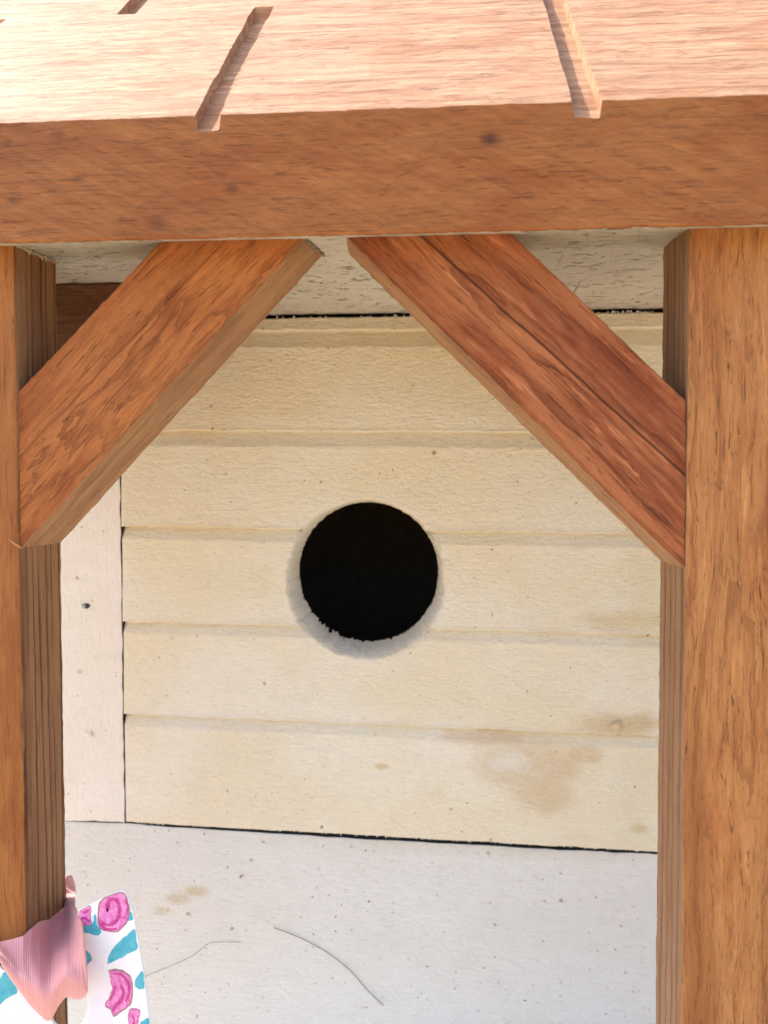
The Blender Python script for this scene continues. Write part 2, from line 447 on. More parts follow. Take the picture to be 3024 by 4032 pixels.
for t in ts:
    tt = xs * 0 + t
    z = 75.1 + t * SL - kdrop(xs, tt) + .16 * fbm(xs * .05, tt * .25, 0, 13) + .10 * noise(xs * .35, tt * 1.1, 0, 15)
    if t == 0:
        z = top0
    xk = xs.copy()
    for i, (a, b, t0, t1) in enumerate(kerfs):
        for e_, q in ((a, 0), (b, 1)):
            sel = np.abs(xs - e_) < .4
            xk = xk + sel * (.05 * float(noise(t * 1.1, i * 7.0 + q, 0, 5)) + .16 * float(noise(t * .25, i * 7.0 + q, 0, 6)))
    rows.append(np.stack([xk, 155.2 + tt, z], 1))
for (y, z) in ((331, 258), (505, 77), (505, 57)):
    rows.append(np.stack([xs, np.full(nx, float(y)), np.full(nx, float(z))], 1))
V = np.concatenate(rows); nr = len(rows)
F = []
for r in range(nr):
    r2 = (r + 1) % nr
    for c in range(nx - 1):
        F.append([r * nx + c, r * nx + c + 1, r2 * nx + c + 1, r2 * nx + c])
F.append([r * nx for r in range(nr)])
F.append([r * nx + nx - 1 for r in range(nr - 1, -1, -1)])
nfront = 5 + len(front_z) + 5
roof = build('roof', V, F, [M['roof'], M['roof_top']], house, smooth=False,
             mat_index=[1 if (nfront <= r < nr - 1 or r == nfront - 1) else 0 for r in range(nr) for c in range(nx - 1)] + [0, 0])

# --- ceiling board under the roof (underside of the porch)
xs = np.arange(-160, 115.01, 1.2)
prof = [(158.0, 50.75), (160, 51.4), (163, 52.2), (167, 52.9), (172, 53.4), (177, 53.7), (182, 53.9), (190, 53.8), (200, 53.4), (210, 53.0), (220, 52.6), (228, 52.3), (233, 52.15), (235.6, 52.05), (236.0, 52.6), (236, 56.9), (158, 56.9)]
rows = []
for y, z in prof:
    low = z < 56
    rows.append(np.stack([xs, y + (.12 * fbm(xs * .3, y) if low else 0 * xs), z + (.14 * fbm(xs * .15, y * .2, 0, 4) + .12 * noise(xs * .6, y * .4, 0, 8) * (1 if y > 233 else .4) if low else 0 * xs)], 1))
V = np.concatenate(rows); nx = len(xs); nr = len(rows); F = []
for r in range(nr):
    for c in range(nx - 1):
        F.append([((r + 1) % nr) * nx + c, ((r + 1) % nr) * nx + c + 1, r * nx + c + 1, r * nx + c])
F.append([r * nx for r in range(nr - 1, -1, -1)]); F.append([r * nx + nx - 1 for r in range(nr)])
ceil = build('ceiling', V, F, M['ceiling'], house)
ceil['label'] = 'weathered off-white painted underside with fine cracks'

# --- siding panel: five lapped boards with the entrance hole
XL, XR = -101.55, 78.0
edges = [(47.4, 46.3), (16.6, 15.0), (-13.8, -15.6), (-44.3, -46.0), (-74.0, -77.0)]
ZT, ZB = (51.0, 50.9), (-109.6, -113.1)
st = .42
gx = np.arange(XL, XR + .01, st)
fr = (gx - XL) / (65.5 - XL)
top = ZT[0] + (ZT[1] - ZT[0]) * fr + .22 * fbm(gx * .35, 3.0, 0, 2)
bot = ZB[0] + (ZB[1] - ZB[0]) * fr + .22 * fbm(gx * .3, 7.0, 0, 3)
HB = [4.6, 4.3, 3.6, 3.4, 3.6]; DP = [2.3, 2.3, 1.9, 1.6, 1.5]
zr, yr = [top, top - .25], [gx * 0 + .35, gx * 0]
prev = top - .25
for i, (a, b) in enumerate(edges):
    e = a + (b - a) * fr + .30 * fbm(gx * .09, i * 3.0, 0, 20 + i) + .14 * noise(gx * .8, i, 0, 30 + i)
    h, dep = HB[i], DP[i]
    hh_ = h + .25 * fbm(gx * .12, i * 5.0, 0, 90 + i)
    up = e + .9
    n = max(2, int((prev - up).mean() / .42))
    for k in range(1, n + 1):
        q = k / n
        zr.append(prev + (up - prev) * q); yr.append(gx * 0 - .5 * max(0, (q - .3) / .7))
    for u, y in ((-.55, -.62), (-.25, -.72), (-.05, -.60), (.02, -.2), (.05, dep * .95), (.2, dep), (.8, dep * .82), (h * .4, dep * .64), (h * .6, dep * .44), (h * .8, dep * .24), (h, dep * .07), (h + .35, -.10), (h + .8, -.12), (h + 1.6, 0)):
        uu = u if u < 1 else hh_ - h + u
        zr.append(e - uu); yr.append(gx * 0 + y)
    prev = zr[-1]
n = int((prev - bot).mean() / .42)
for k in range(1, n + 1):
    zr.append(prev + (bot - prev) * k / n); yr.append(gx * 0 + (.35 if k == n else 0))
Z = np.array(zr); X = np.broadcast_to(gx, Z.shape).copy(); Yd = 235.0 + np.array(yr)
T = np.zeros_like(Z) + .5
Yd = Yd + .10 * fbm(X * .12, Z * .3, 0, 50) + .04 * noise(X * .9, Z * 1.3, 0, 51)
Yd = np.where((T == 0) | (T == 1), Yd + .3, Yd)
Yd = np.where(X < XL + .3, Yd + .25, Yd)
# hole
ox, oz, orad = -23.8, -30.3, 24.9
ix, iz, irad = -23.6, -28.8, 22.5
dx, dz = X - ox, Z - oz
ang = np.arctan2(dz, dx)
ro = np.hypot(dx, dz)
ri = np.hypot(X - ix, Z - iz)
rough = np.exp(-((ang + 2.15) / .75) ** 2)        # chipped at the lower left
jag = .16 * noise(ang * 26, 1.0, 0, 60) + rough * (.5 * noise(ang * 23, 2.0, 0, 61) + .3 * noise(ang * 75, 2.0, 0, 62))
R_in = irad + jag
R_out = orad + .6 * fbm(ang * 5, 4.0, 0, 63) + .25 * noise(ang * 24, 4.0, 0, 64)
tpar = np.clip((R_out - ro) / np.maximum(.4, (R_out - ro) + (ri - R_in)), 0, 1)
inh = ro < R_out
Yh = 234.6 + 9.5 * tpar ** 1.5 + inh * (.6 + .6 * rough) * fbm(ang * 22, ro * .9, 0, 65) * np.sin(np.pi * tpar)
Yd = np.where(inh, np.maximum(Yh, 234.2), Yd)
keep = ri >= R_in - st * .75
# snap the innermost vertices on the rim
near = (ri < R_in + st * .2)
X2 = np.where(near, ix + (X - ix) * R_in / np.maximum(ri, 1e-6), X)
Z2 = np.where(near, iz + (Z - iz) * R_in / np.maximum(ri, 1e-6), Z)
nzr, nxr = X.shape
V = np.stack([X2, Yd, Z2], -1).reshape(-1, 3)
I = np.arange(nzr * nxr).reshape(nzr, nxr)
ok = keep[:-1, :-1] & keep[1:, :-1] & keep[:-1, 1:] & keep[1:, 1:]
F = np.stack([I[:-1, :-1], I[1:, :-1], I[1:, 1:], I[:-1, 1:]], -1)[ok].tolist()
used = np.zeros(len(V), bool); used[np.array(F).ravel()] = True
remap_i = np.cumsum(used) - 1
F = remap_i[np.array(F)].tolist()
V = V[used]
nface = len(F)
# returns of the panel edges (top, bottom, left) going back 12 mm
def strip(idx):
    global V, F
    base = len(V)
    back = V[idx].copy(); back[:, 1] = 247
    V = np.concatenate([V, back])
    for k in range(len(idx) - 1):
        F.append([idx[k], idx[k + 1], base + k + 1, base + k])
strip([int(remap_i[i]) for i in I[0]]); strip([int(remap_i[i]) for i in I[-1][::-1]]); strip([int(remap_i[i]) for i in I[:, 0][::-1]])
panel = build('siding_panel', V, F, [M['siding'], M['gap']], house, mat_index=[0] * nface + [1] * (len(F) - nface))  # edge returns get the gap's shade as a dark colour

# raw paint splinters on the hole's rim, lower left
random.seed(4)
cv, cf = [], []
def spike(p, d, L, w, up=(0, -1, 0)):
    p = Vector(p); d = Vector(d).normalized(); s = d.cross(Vector(up)).normalized() * w; n = Vector(up) * w * .6
    b = len(cv)
    mid = p + d * L * .6 + Vector((random.uniform(-.2, .2), random.uniform(-.3, .1), random.uniform(-.2, .2))) * L * .3
    for q in (p - s, p + s, p + n, mid - s * .7, mid + s * .7, mid + n * .7, p + d * L):
        cv.append(tuple(q))
    for f in ((0, 1, 4, 3), (1, 2, 5, 4), (2, 0, 3, 5), (3, 4, 6), (4, 5, 6), (5, 3, 6)):
        cf.append([b + i for i in f])
for i in range(44):
    a = math.radians(random.gauss(236, 17)) if i < 34 else random.uniform(0, 6.28)
    depth = random.uniform(.1, 1.0)
    rr = 22.6 + 2.4 * (1 - depth) + random.uniform(-.2, .3)
    cx_ = ox + (ix - ox) * depth; cz_ = oz + (iz - oz) * depth
    p = (cx_ + rr * math.cos(a), 234.8 + 8.8 * depth ** 1.4, cz_ + rr * math.sin(a))
    L = random.choice((.4, .6, .8, 1.1, 1.6)) * random.uniform(.8, 1.3) if i < 24 else random.uniform(.3, .8)
    aa = a + random.uniform(-1.2, 1.2)
    spike(p, (-math.cos(aa) * .8, random.uniform(-.7, -.1), -math.sin(aa) * .8), L, random.uniform(.1, .26))
ch = build('paint_splinters', cv, cf, M['chip'], panel, smooth=False)
ch['kind'] = 'stuff'

# ragged paint along the dark gap above the siding
cv, cf = [], []
for i in range(70):
    x = random.uniform(40, 66) if i < 26 else random.uniform(-60, 66)
    spike((x, 235.0, 50.9 + random.uniform(-.1, .1)), (random.uniform(-.6, .6), -.1, 1), random.uniform(.25, .8), random.uniform(.1, .35))
for i in range(90):
    x = random.uniform(-100, 64)
    zb = ZB[0] + (ZB[1] - ZB[0]) * (x - XL) / (65.5 - XL)
    spike((x, 235.1, zb + .15), (random.uniform(-.6, .6), -.2, -1), random.uniform(.2, .55), random.uniform(.1, .25))
pf = build('paint_flakes', cv, cf, M['chip'], panel, smooth=False)
pf['kind'] = 'stuff'

# --- flat painted boards beside and below the panel
def board(name, x0, x1, z0, z1, y0, y1, mat, seed, r=.35, wav=.12):
    P, F = bar((x0, y0, z0), (x1, y1, z1), (1.2, 4, 1.2), r, .10, seed, .035)
    P[:, 0] += wav * fbm(P[:, 2] * .25, 1.0, 0, seed); P[:, 2] += wav * fbm(P[:, 0] * .25, 2.0, 0, seed)
    return build(name, P, F, [mat, M['gap']], house, weighted=True, mat_index=[1 if f[0] == 0 else 0 for f in FACE_SIDE])  # side edges coloured near-black to stand for shade in the gap
trim = board('trim_board', -125, -101.85, -109.7, 51.5, 235.0, 247, M['trim'], 31, wav=.3)
trim2 = board('trim_board', 78.4, 84, -109.7, 51.5, 235.0, 247, M['trim'], 37)
def base_map():
    P, F = bar((-125, 235.5, -204), (84, 247, -110.1), (1.1, 4, 1.1), .5, .12, 41, .04)
    fr = np.clip((P[:, 0] + 101) / 167, 0, 1)
    w = np.clip((P[:, 2] + 125) / 15, 0, 1)
    P[:, 2] -= w * (3.9 * fr + np.where(P[:, 0] > -101.5, .08 + .42 * np.sin(fr * 3.1) + .28 * fbm(P[:, 0] * .08, 6.0), 0)) - .12 * fbm(P[:, 0] * .3, 4.0)
    return P, F
P, F = base_map()
bmi = [1 if f == (2, 1) else 0 for f in FACE_SIDE]  # top ledge darkened in colour, painting the seam's shade
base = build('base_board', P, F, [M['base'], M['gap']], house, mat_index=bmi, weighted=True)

# nail set in the trim board
def disc(c, rx, rz, y0, y1, n=18, wob=.15, seed=1):
    V, F = [], []
    for k, (s_, y) in enumerate(((1.0, y0), (.85, y1), (.0, y1))):
        for i in range(n):
            a = i * math.tau / n
            w = 1 + wob * float(noise(math.cos(a) * 2, math.sin(a) * 2, 0, seed))
            V.append((c[0] + rx * s_ * w * math.cos(a), y, c[1] + rz * s_ * w * math.sin(a)))
    for k in range(2):
        for i in range(n):
            F.append([k * n + i, k * n + (i + 1) % n, (k + 1) * n + (i + 1) % n, (k + 1) * n + i])
    return V, F
V, F = disc((-113.6, -39.4), 1.35, .85, 234.9, 234.65, seed=3)
nl = build('nail', V, F, M['gap'], trim)
V, F = disc((-114.2, -39.5), .55, .7, 234.6, 234.35, seed=5)
build('nail_head', V, F, M['steel'], nl)
V, F = disc((-113.2, -81.0), 1.2, 1.0, 234.9, 234.5, wob=.5, seed=8)
build('paint_blister', V, F, M['trim'], trim)
V, F = disc((53.3, -73.8), 1.5, 1.3, 234.5, 233.7, wob=.6, seed=12)
build('paint_blister', V, F, M['siding'], panel)

# --- corner block tucked under the ceiling on the left
P, F = bar((-130, 199, 31), (-85, 234.8, 53.2), (1.5, 1.5, 1.5), .5, .1, 51)
build('corner_block', P, F, M['block'], house, weighted=True)

# --- body behind the front
def slab(name, x0, x1, y0, y1, z0, z1, mat):
    P, F = bar((x0, y0, z0), (x1, y1, z1), (12, 12, 12), .6, .05, 61)
    return build(name, P, F, mat, house)
slab('side_wall', -131, -125.2, 236, 400, -204, 56.5, M['white_paint'])
slab('side_wall', 84.2, 90, 236, 400, -204, 56.5, M['white_paint'])
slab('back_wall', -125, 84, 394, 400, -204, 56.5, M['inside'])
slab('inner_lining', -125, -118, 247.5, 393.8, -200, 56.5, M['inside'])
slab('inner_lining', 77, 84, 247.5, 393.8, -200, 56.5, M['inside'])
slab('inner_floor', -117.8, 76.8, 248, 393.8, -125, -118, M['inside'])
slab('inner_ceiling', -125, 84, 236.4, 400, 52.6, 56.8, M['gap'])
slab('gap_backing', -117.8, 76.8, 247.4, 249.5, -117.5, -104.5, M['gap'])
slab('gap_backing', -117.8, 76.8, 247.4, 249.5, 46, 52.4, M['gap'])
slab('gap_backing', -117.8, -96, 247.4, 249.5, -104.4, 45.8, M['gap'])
slab('porch_floor', -150, 106, 130, 410, -217, -204.5, M['white_paint'])
# pole that carries the house
V, F = [], []
for k, z in enumerate((-1510, -217.2)):
    for i in range(20):
        a = i * math.tau / 20
        V.append((-22 + 30 * math.cos(a), 290 + 30 * math.sin(a), z))
for i in range(20):
    F.append([i, (i + 1) % 20, 20 + (i + 1) % 20, 20 + i])
F.append(list(range(19, -1, -1))); F.append(list(range(20, 40)))
build('pole', V, F, M['block'], house)

# --- posts: local x = up, y = world x, z = depth
MP = Matrix(((0, 1, 0, 0), (0, 0, 1, 0), (1, 0, 0, 0), (0, 0, 0, 1)))
P, F = bar((-204.3, -118.5, 163), (54.6, -94.0, 182), (1.3, .9, .7), 1.1, .16, 71, .06)
P[:, 1] += .0022 * (P[:, 0] + 50) * -1 * 0
post_l = build('post', P, F, [M['post_l'], M['post_side']], house, MP, weighted=True, mat_index=[1 if f[0] == 1 else 0 for f in FACE_SIDE])
post_l['label'] = 'darker post with deep vertical grain lines on its inner face'
P, F = bar((-204.3, 50.7, 163), (54.6, 75.2, 182), (1.3, .9, .7), .45, .2, 75, .07)
P[:, 1] -= .004 * (P[:, 0] - 20)
post_r = build('post', P, F, [M['post_r'], M['post_side_r']], house, MP, weighted=True, mat_index=[1 if f[0] == 1 else 0 for f in FACE_SIDE])
post_r['label'] = 'lighter orange post with wavy grain on its front'

# --- braces: local x along the brace, y across, z towards the viewer
def brace(corner, yf, yb, mat, seed, lab):
    """corner: world (x,z) of inner-lower start, inner-lower end, outer-upper start, outer-upper end"""
    a0, a1, b0, b1 = [np.array(c, float) for c in corner]
    d = a1 - a0; th = math.atan2(d[1], d[0])
    ca, sa = math.cos(th), math.sin(th)
    def loc(p):
        q = p - a0
        return np.array([q[0] * ca + q[1] * sa, -q[0] * sa + q[1] * ca])
    A0, A1, B0, B1 = loc(a0), loc(a1), loc(b0), loc(b1)
    Ln, W = np.linalg.norm(d), abs(B0[1])
    sgn = 1 if B0[1] > 0 else -1
    def rm(P):
        u = P[:, 0] / Ln; v = P[:, 1] / W
        q = (A0[None] * (1 - u)[:, None] + A1[None] * u[:, None]) * (1 - v)[:, None] + (B0[None] * (1 - u)[:, None] + B1[None] * u[:, None]) * v[:, None]
        return np.stack([q[:, 0], q[:, 1], P[:, 2] * 1.0], 1)
    P, F = bar((0, 0, 0), (Ln, W, yb - yf), (.9, .8, .8), .28, .16, seed, .075, rm)
    P[:, 2] = -P[:, 2]
    if sgn > 0:
        F = [f[::-1] for f in F]
    mi = [1 if f[0] == 1 else 0 for f in FACE_SIDE]
    mw = Matrix(((ca, -sa, 0, a0[0]), (0, 0, -1, yf), (sa, ca, 0, a0[1]), (0, 0, 0, 1)))
    o = build('brace', P, F, [mat, M['brace_side']], house, mw, weighted=True, mat_index=mi)
    o['label'] = lab
    return o
bl = brace([(-94.3, -15.0), (-27.2, 55.3), (-95.0, 19.2), (-58.4, 55.3)], 163.7, 181.6, M['brace_l'], 81, 'orange brown brace rising from the left post')
br = brace([(50.9, -18.2), (-23.4, 55.3), (50.6, 17.0), (11.3, 55.3)], 163.5, 181.2, M['brace_r'], 87, 'redder brace with a long dark grain line rising from the right post')

# loose wood fibres
def tube(pts, r, cv, cf, n=4):
    b = len(cv); m = len(pts)
    for i, p in enumerate(pts):
        p = Vector(p)
        t = (Vector(pts[min(i + 1, m - 1)]) - Vector(pts[max(i - 1, 0)])).normalized()
        s = t.cross(Vector((0.1, 1, .05))).normalized(); q = t.cross(s)
        rr = r * (1 if 0 < i < m - 1 else .4)
        for k in range(n):
            a = k * math.tau / n
            cv.append(tuple(p + (s * math.cos(a) + q * math.sin(a)) * rr))
    for i in range(m - 1):
        for k in range(n):
            cf.append([b + i * n + k, b + i * n + (k + 1) % n, b + (i + 1) * n + (k + 1) % n, b + (i + 1) * n + k])
def fibre(p, ang, L, r, bend, cv, cf, out=.6):
    pts = []
    a = ang
    q = Vector(p)
    for i in range(7):
        pts.append(tuple(q))
        q = q + Vector((math.cos(a), 0, math.sin(a))) * L / 6
        q.y = p[1] - out * math.sin(math.pi * (i + 1) / 6.5)
        a += bend / 6
    tube(pts, r, cv, cf)
random.seed(9)
cv, cf = [], []
for i in range(120):
    z = random.uniform(-115, 50) if i < 30 else random.gauss(-45, 35)
    x = random.uniform(53, 69) if i < 30 else random.gauss(65, 3.0)
    if not 51.5 < x < 74: continue
    fibre((x, 162.9, z), math.radians(random.gauss(-72, 28)), random.uniform(1, 4.5), random.uniform(.03, .07), random.uniform(-1.8, 1.8), cv, cf, random.uniform(.15, .7))
f1 = build('loose_fibres', cv, cf, M['fibre'], post_r); f1['kind'] = 'stuff'
cv, cf = [], []
for i in range(16):
    u = random.random(); v = random.random()
    x = -92 + u * 60; z = x + 92 - 8 + v * 20
    if z > 49: continue
    fibre((x, 163.6, z), math.radians(random.gauss(48, 25)), random.uniform(.8, 3), random.uniform(.03, .055), random.uniform(-1.2, 1.2), cv, cf, random.uniform(.1, .5))
for i in range(30):   # frayed lower edge
    x = random.uniform(-90, -40); z = (x + 94.3) * 1.047 - 15
    fibre((x, random.uniform(164, 181), z + .1), math.radians(random.uniform(-80, 60)), random.uniform(.4, 1.2), .05, random.uniform(-1, 1), cv, cf, .05)
tube([(-96.2, 162.4, -12.6), (-94.6, 162.2, -13.6), (-93.2, 162.5, -14.6)], .22, cv, cf, 5)
f2 = build('loose_fibres', cv, cf, M['fibre'], bl); f2['kind'] = 'stuff'
cv, cf = [], []
for i in range(40):
    x = random.uniform(-15, 48); z = -.989 * (x - 50.9) - 18.2
    fibre((x, random.uniform(164, 181), z + .1), math.radians(random.uniform(150, 260)), random.uniform(.5, 1.6), .06, random.uniform(-1.5, 1.5), cv, cf, .1)
f3 = build('loose_fibres', cv, cf, M['fibre'], br); f3['kind'] = 'stuff'
cv, cf = [], []
for i in range(70):
    x = random.uniform(-88, 64); t = random.uniform(1, 44)
    y0 = 155.2 + t; z0 = 75.1 + t * SL
    L = random.uniform(1, 4); a = random.uniform(-1, 1)
    pts = [(x + L * k / 4 * math.cos(a), y0 + L * k / 4 * math.sin(a) * .7 - .35 * math.sin(math.pi * k / 4), z0 + L * k / 4 * math.sin(a) * .7 + .35 * math.sin(math.pi * k / 4)) for k in range(5)]
    tube(pts, .045, cv, cf)
f4 = build('loose_fibres', cv, cf, M['fibre'], roof); f4['kind'] = 'stuff'

# frayed filler where the left post meets the ceiling, dark bead along the joint at the brace's end
cv, cf = [], []
for i in range(70):
    y = random.uniform(163, 182)
    spike((-93.9 + random.uniform(-.1, .3), y, 52.3 + 1.4 * (y - 163) / 19), (random.uniform(0, 1), random.uniform(-.5, .5), random.uniform(-1, .1)), random.uniform(.3, 1.1), random.uniform(.15, .4), (.6, -.6, .3))
ff = build('filler', cv, cf, M['filler'], ceil, smooth=False); ff['kind'] = 'stuff'
cv, cf = [], []
pts = [(-29.5 + 1.6 * t + .15 * math.sin(t * 31), 163.6 + 17.5 * t, 52.35 + 1.35 * t + .1 * math.sin(t * 23)) for t in [k / 30 for k in range(31)]]
tube(pts, .33, cv, cf, 6)
build('bead_line', cv, cf, M['bead'], bl)
# ------------------------------------------------------------------ two fallen hairs on the base board
def spline(pts, n=10):
    out = []
    for i in range(len(pts) - 1):
        p0 = Vector(pts[max(i - 1, 0)]); p1 = Vector(pts[i]); p2 = Vector(pts[i + 1]); p3 = Vector(pts[min(i + 2, len(pts) - 1)])
        for k in range(n):
            t = k / n
            out.append(tuple(0.5 * ((2 * p1) + (p2 - p0) * t + (2 * p0 - 5 * p1 + 4 * p2 - p3) * t * t + (3 * p1 - p0 - 3 * p2 + p3) * t ** 3)))
    out.append(tuple(pts[-1])); return out
cv, cf = [], []
tube(spline([(-53.4, 234.9, -142), (-44.9, 234.8, -144.9), (-35.9, 234.8, -149.4), (-28.6, 234.8, -154.9), (-22.9, 234.8, -161.2), (-18, 234.9, -165.9)]), .12, cv, cf)
h1 = build('hair', cv, cf, M['hair'])
tag(h1, 'long dark curved hair lying on the white base board right of the other hair', 'hair')
cv, cf = [], []
tube(spline([(-97, 234.9, -161), (-93.3, 234.9, -159.1), (-86, 234.8, -155.7), (-79.7, 234.8, -152.4), (-75, 234.8, -148.6), (-72.6, 234.8, -147.7), (-63.6, 234.9, -147.3)]), .075, cv, cf)
h2 = build('hair', cv, cf, M['hair'])
tag(h2, 'thin kinked hair on the white base board beside the floral card', 'hair')

# ------------------------------------------------------------------ floral card hanging behind the ribbon
s = NT('white_card'); n = s.noise((1.2, 1.2, 1.2), 5, .7); s.bump(n, .10)
M['card'] = s.finish(s.mix(s.rng(s.noise((.1, .1, .1), 3), .3, .7), (.78, .79, .84), (.82, .82, .85)), .55, .3)
def ink(name, a, b, sc_=.9, amt=1.0):
    s = NT(name)
    n = s.noise((sc_, sc_, sc_), 4, .65, dist=.5)
    s.bump(s.noise((1.2, 1.2, 1.2), 5, .7), .10)
    return s.finish(s.mix(s.rng(n, .38, .62, 0, amt), a, b), .55, .3)
M['teal'] = ink('teal_ink', (.055, .36, .50), (.10, .46, .58), .5)
M['pink'] = ink('pink_ink', (.78, .30, .62), (.62, .12, .40), .8)
M['magenta'] = ink('magenta_ink', (.58, .07, .30), (.44, .04, .22), 1.1)
M['outline'] = ink('brown_outline_ink', (.30, .13, .20), (.36, .22, .16), 1.2)
M['lilac'] = ink('lilac_ink', (.76, .74, .86), (.80, .78, .88), .1)

CY = 161.6
# card coordinates: u right, v up in mm, measured on the card's own face
def cpt(px, py):
    return (-99.05 + px * .0355 - py * .0007, -79.98 - py * .0351 + px * .0012)
hole = [(445 + 132 * math.cos(a), 1090 + 170 * math.sin(a)) for a in [math.radians(195 - d) for d in range(0, 216, 6)]]
outline = [(-260, 860), (0, 850), (100, 925), (200, 985), (300, 1010)] + hole + [(560, 900), (532, 600), (512, 469), (640, 408), (740, 362), (800, 343), (818, 345), (836, 380),
           (870, 480), (905, 660), (940, 860), (985, 1214), (1010, 1420), (1030, 1600), (-260, 1600)]
from mathutils.geometry import tessellate_polygon, intersect_point_tri_2d
def card_layer(polys, y, mi, V, F, MI, back=None):
    loops = [[Vector((*cpt(*p), 0)) for p in poly] for poly in polys]
    tris = tessellate_polygon(loops)
    flatp = [v for l in loops for v in l]
    b = len(V)
    for v in flatp: V.append((v.x, y, v.y))
    for t in tris:
        a_, b_, c_ = [flatp[i] for i in t]
        f = [b + i for i in t]
        if (b_ - a_).cross(c_ - a_).z < 0: f.reverse()
        F.append(f); MI.append(mi)
    if back is not None:
        b2 = len(V)
        for v in flatp: V.append((v.x, back, v.y))
        for t in tris:
            F.append([b2 + i for i in t][::-1]); MI.append(mi)
        o_ = 0
        for l in loops:
            m = len(l)
            for i in range(m):
                j = (i + 1) % m
                F.append([b + o_ + i, b + o_ + j, b2 + o_ + j, b2 + o_ + i]); MI.append(mi)
            o_ += m
def wobbly(poly, n=4, amp=5, seed=1):
    pts = spline([(p[0], p[1], 0) for p in poly + [poly[0]]], n)[:-1]
    return [(p[0] + amp * float(noise(p[0] * .06, p[1] * .06, 0, seed)), p[1] + amp * float(noise(p[0] * .06, p[1] * .06, 5, seed))) for p in pts]
V, F, MI = [], [], []
card_layer([outline], CY, 0, V, F, MI, CY + .7)
L1, L2, L3, L4 = CY - .02, CY - .035, CY - .05, CY - .065
# lilac plain centre of the print (scalloped)
card_layer([wobbly([(570, 835), (600, 790), (650, 790), (690, 830), (715, 900), (722, 1000), (700, 1080), (735, 1160), (750, 1300), (700, 1500), (560, 1500), (575, 1230), (606, 1090)], 4, 2, 2)], L1, 5, V, F, MI)
card_layer([wobbly([(-250, 1560), (-120, 1220), (0, 1110), (100, 1030), (190, 1040), (260, 1120), (300, 1230), (300, 1500)], 4, 2, 2)], L1, 5, V, F, MI)
# teal leaves
for lf in ([(708, 815), (720, 760), (765, 690), (830, 630), (886, 586), (896, 650), (905, 712), (850, 745), (800, 775), (745, 800)],
           [(540, 570), (580, 560), (612, 545), (620, 500), (632, 500), (640, 560), (665, 605), (645, 632), (600, 622), (545, 612)],
           [(540, 720), (585, 740), (606, 780), (585, 815), (568, 838), (550, 800)],
           [(842, 535), (850, 500), (860, 470), (874, 520), (860, 530)],
           [(886, 958), (892, 915), (915, 880), (938, 862), (950, 965), (915, 975)],
           [(905, 1225), (935, 1190), (978, 1168), (985, 1240), (960, 1290)],
           [(-60, 1180), (0, 930), (45, 880), (90, 950), (118, 1015), (60, 1045), (10, 1090)],
           [(-200, 900), (-120, 820), (-60, 860), (-110, 960), (-190, 980)]):
    card_layer([wobbly(lf, 4, 4, 3)], L1, 1, V, F, MI)
# roses
def rose(poly, swirls, seed):
    card_layer([wobbly(poly, 4, 5, seed)], L2, 4, V, F, MI)
    cx_ = sum(p[0] for p in poly) / len(poly); cy_ = sum(p[1] for p in poly) / len(poly)
    card_layer([wobbly([(cx_ + (p[0] - cx_) * .91, cy_ + (p[1] - cy_) * .93) for p in poly], 4, 4, seed)], L3, 2, V, F, MI)
    for sw, w in swirls:
        c = spline([(p[0], p[1], 0) for p in sw], 6)
        Lp, Rp = [], []
        for i, p in enumerate(c):
            t = Vector(c[min(i + 1, len(c) - 1)]) - Vector(c[max(i - 1, 0)])
            if t.length < 1e-6: continue
            t.normalize(); nn = Vector((-t.y, t.x))
            ww = w * (.45 + .55 * math.sin(math.pi * (i + .5) / len(c))) + 3 * float(noise(i * .7, seed, 0, 9))
            Lp.append((p[0] + nn.x * ww, p[1] + nn.y * ww)); Rp.append((p[0] - nn.x * ww, p[1] - nn.y * ww))
        for i in range(len(Lp) - 1):
            card_layer([[Lp[i], Lp[i + 1], Rp[i + 1], Rp[i]]], L4, 3, V, F, MI)
rose([(640, 480), (655, 410), (705, 372), (800, 345), (826, 372), (845, 420), (856, 470), (840, 535), (800, 585), (765, 608), (700, 604), (655, 585), (642, 540)],
     [([(708, 475), (702, 430), (725, 395), (765, 400), (785, 450), (780, 510), (745, 550), (700, 560), (660, 530)], 13), ([(706, 480), (716, 440), (722, 410)], 9), ([(820, 385), (838, 450), (820, 520)], 6), ([(655, 545), (700, 590), (770, 585)], 11)], 4)
rose([(518, 478), (545, 460), (598, 436), (600, 490), (604, 556), (560, 566), (530, 552), (520, 515)], [([(590, 460), (560, 480), (545, 480)], 10), ([(535, 540), (545, 515), (575, 525), (590, 545)], 9)], 6)
rose([(712, 862), (760, 848), (820, 860), (860, 895), (876, 960), (872, 1050), (850, 1095), (800, 1130), (750, 1160), (735, 1120), (700, 1100), (695, 1080), (722, 1030), (738, 975), (726, 915)],
     [([(795, 950), (815, 1000), (800, 1050), (760, 1095), (748, 1130)], 12), ([(760, 955), (748, 1010), (725, 1060)], 8), ([(745, 880), (800, 885), (845, 935), (850, 1000), (830, 1060)], 9)], 8)
rose([(842, 1145), (860, 1110), (900, 1100), (924, 1125), (915, 1170), (900, 1230), (880, 1260), (855, 1230)], [([(870, 1140), (885, 1180), (875, 1225)], 7)], 11)
MT = Matrix.Identity(4)
card = build('floral_card', V, F, [M['card'], M['teal'], M['pink'], M['magenta'], M['outline'], M['lilac']], None, smooth=False, mat_index=MI)
tag(card, 'white card printed with pink roses and teal leaves tied to the left cedar post', 'card')

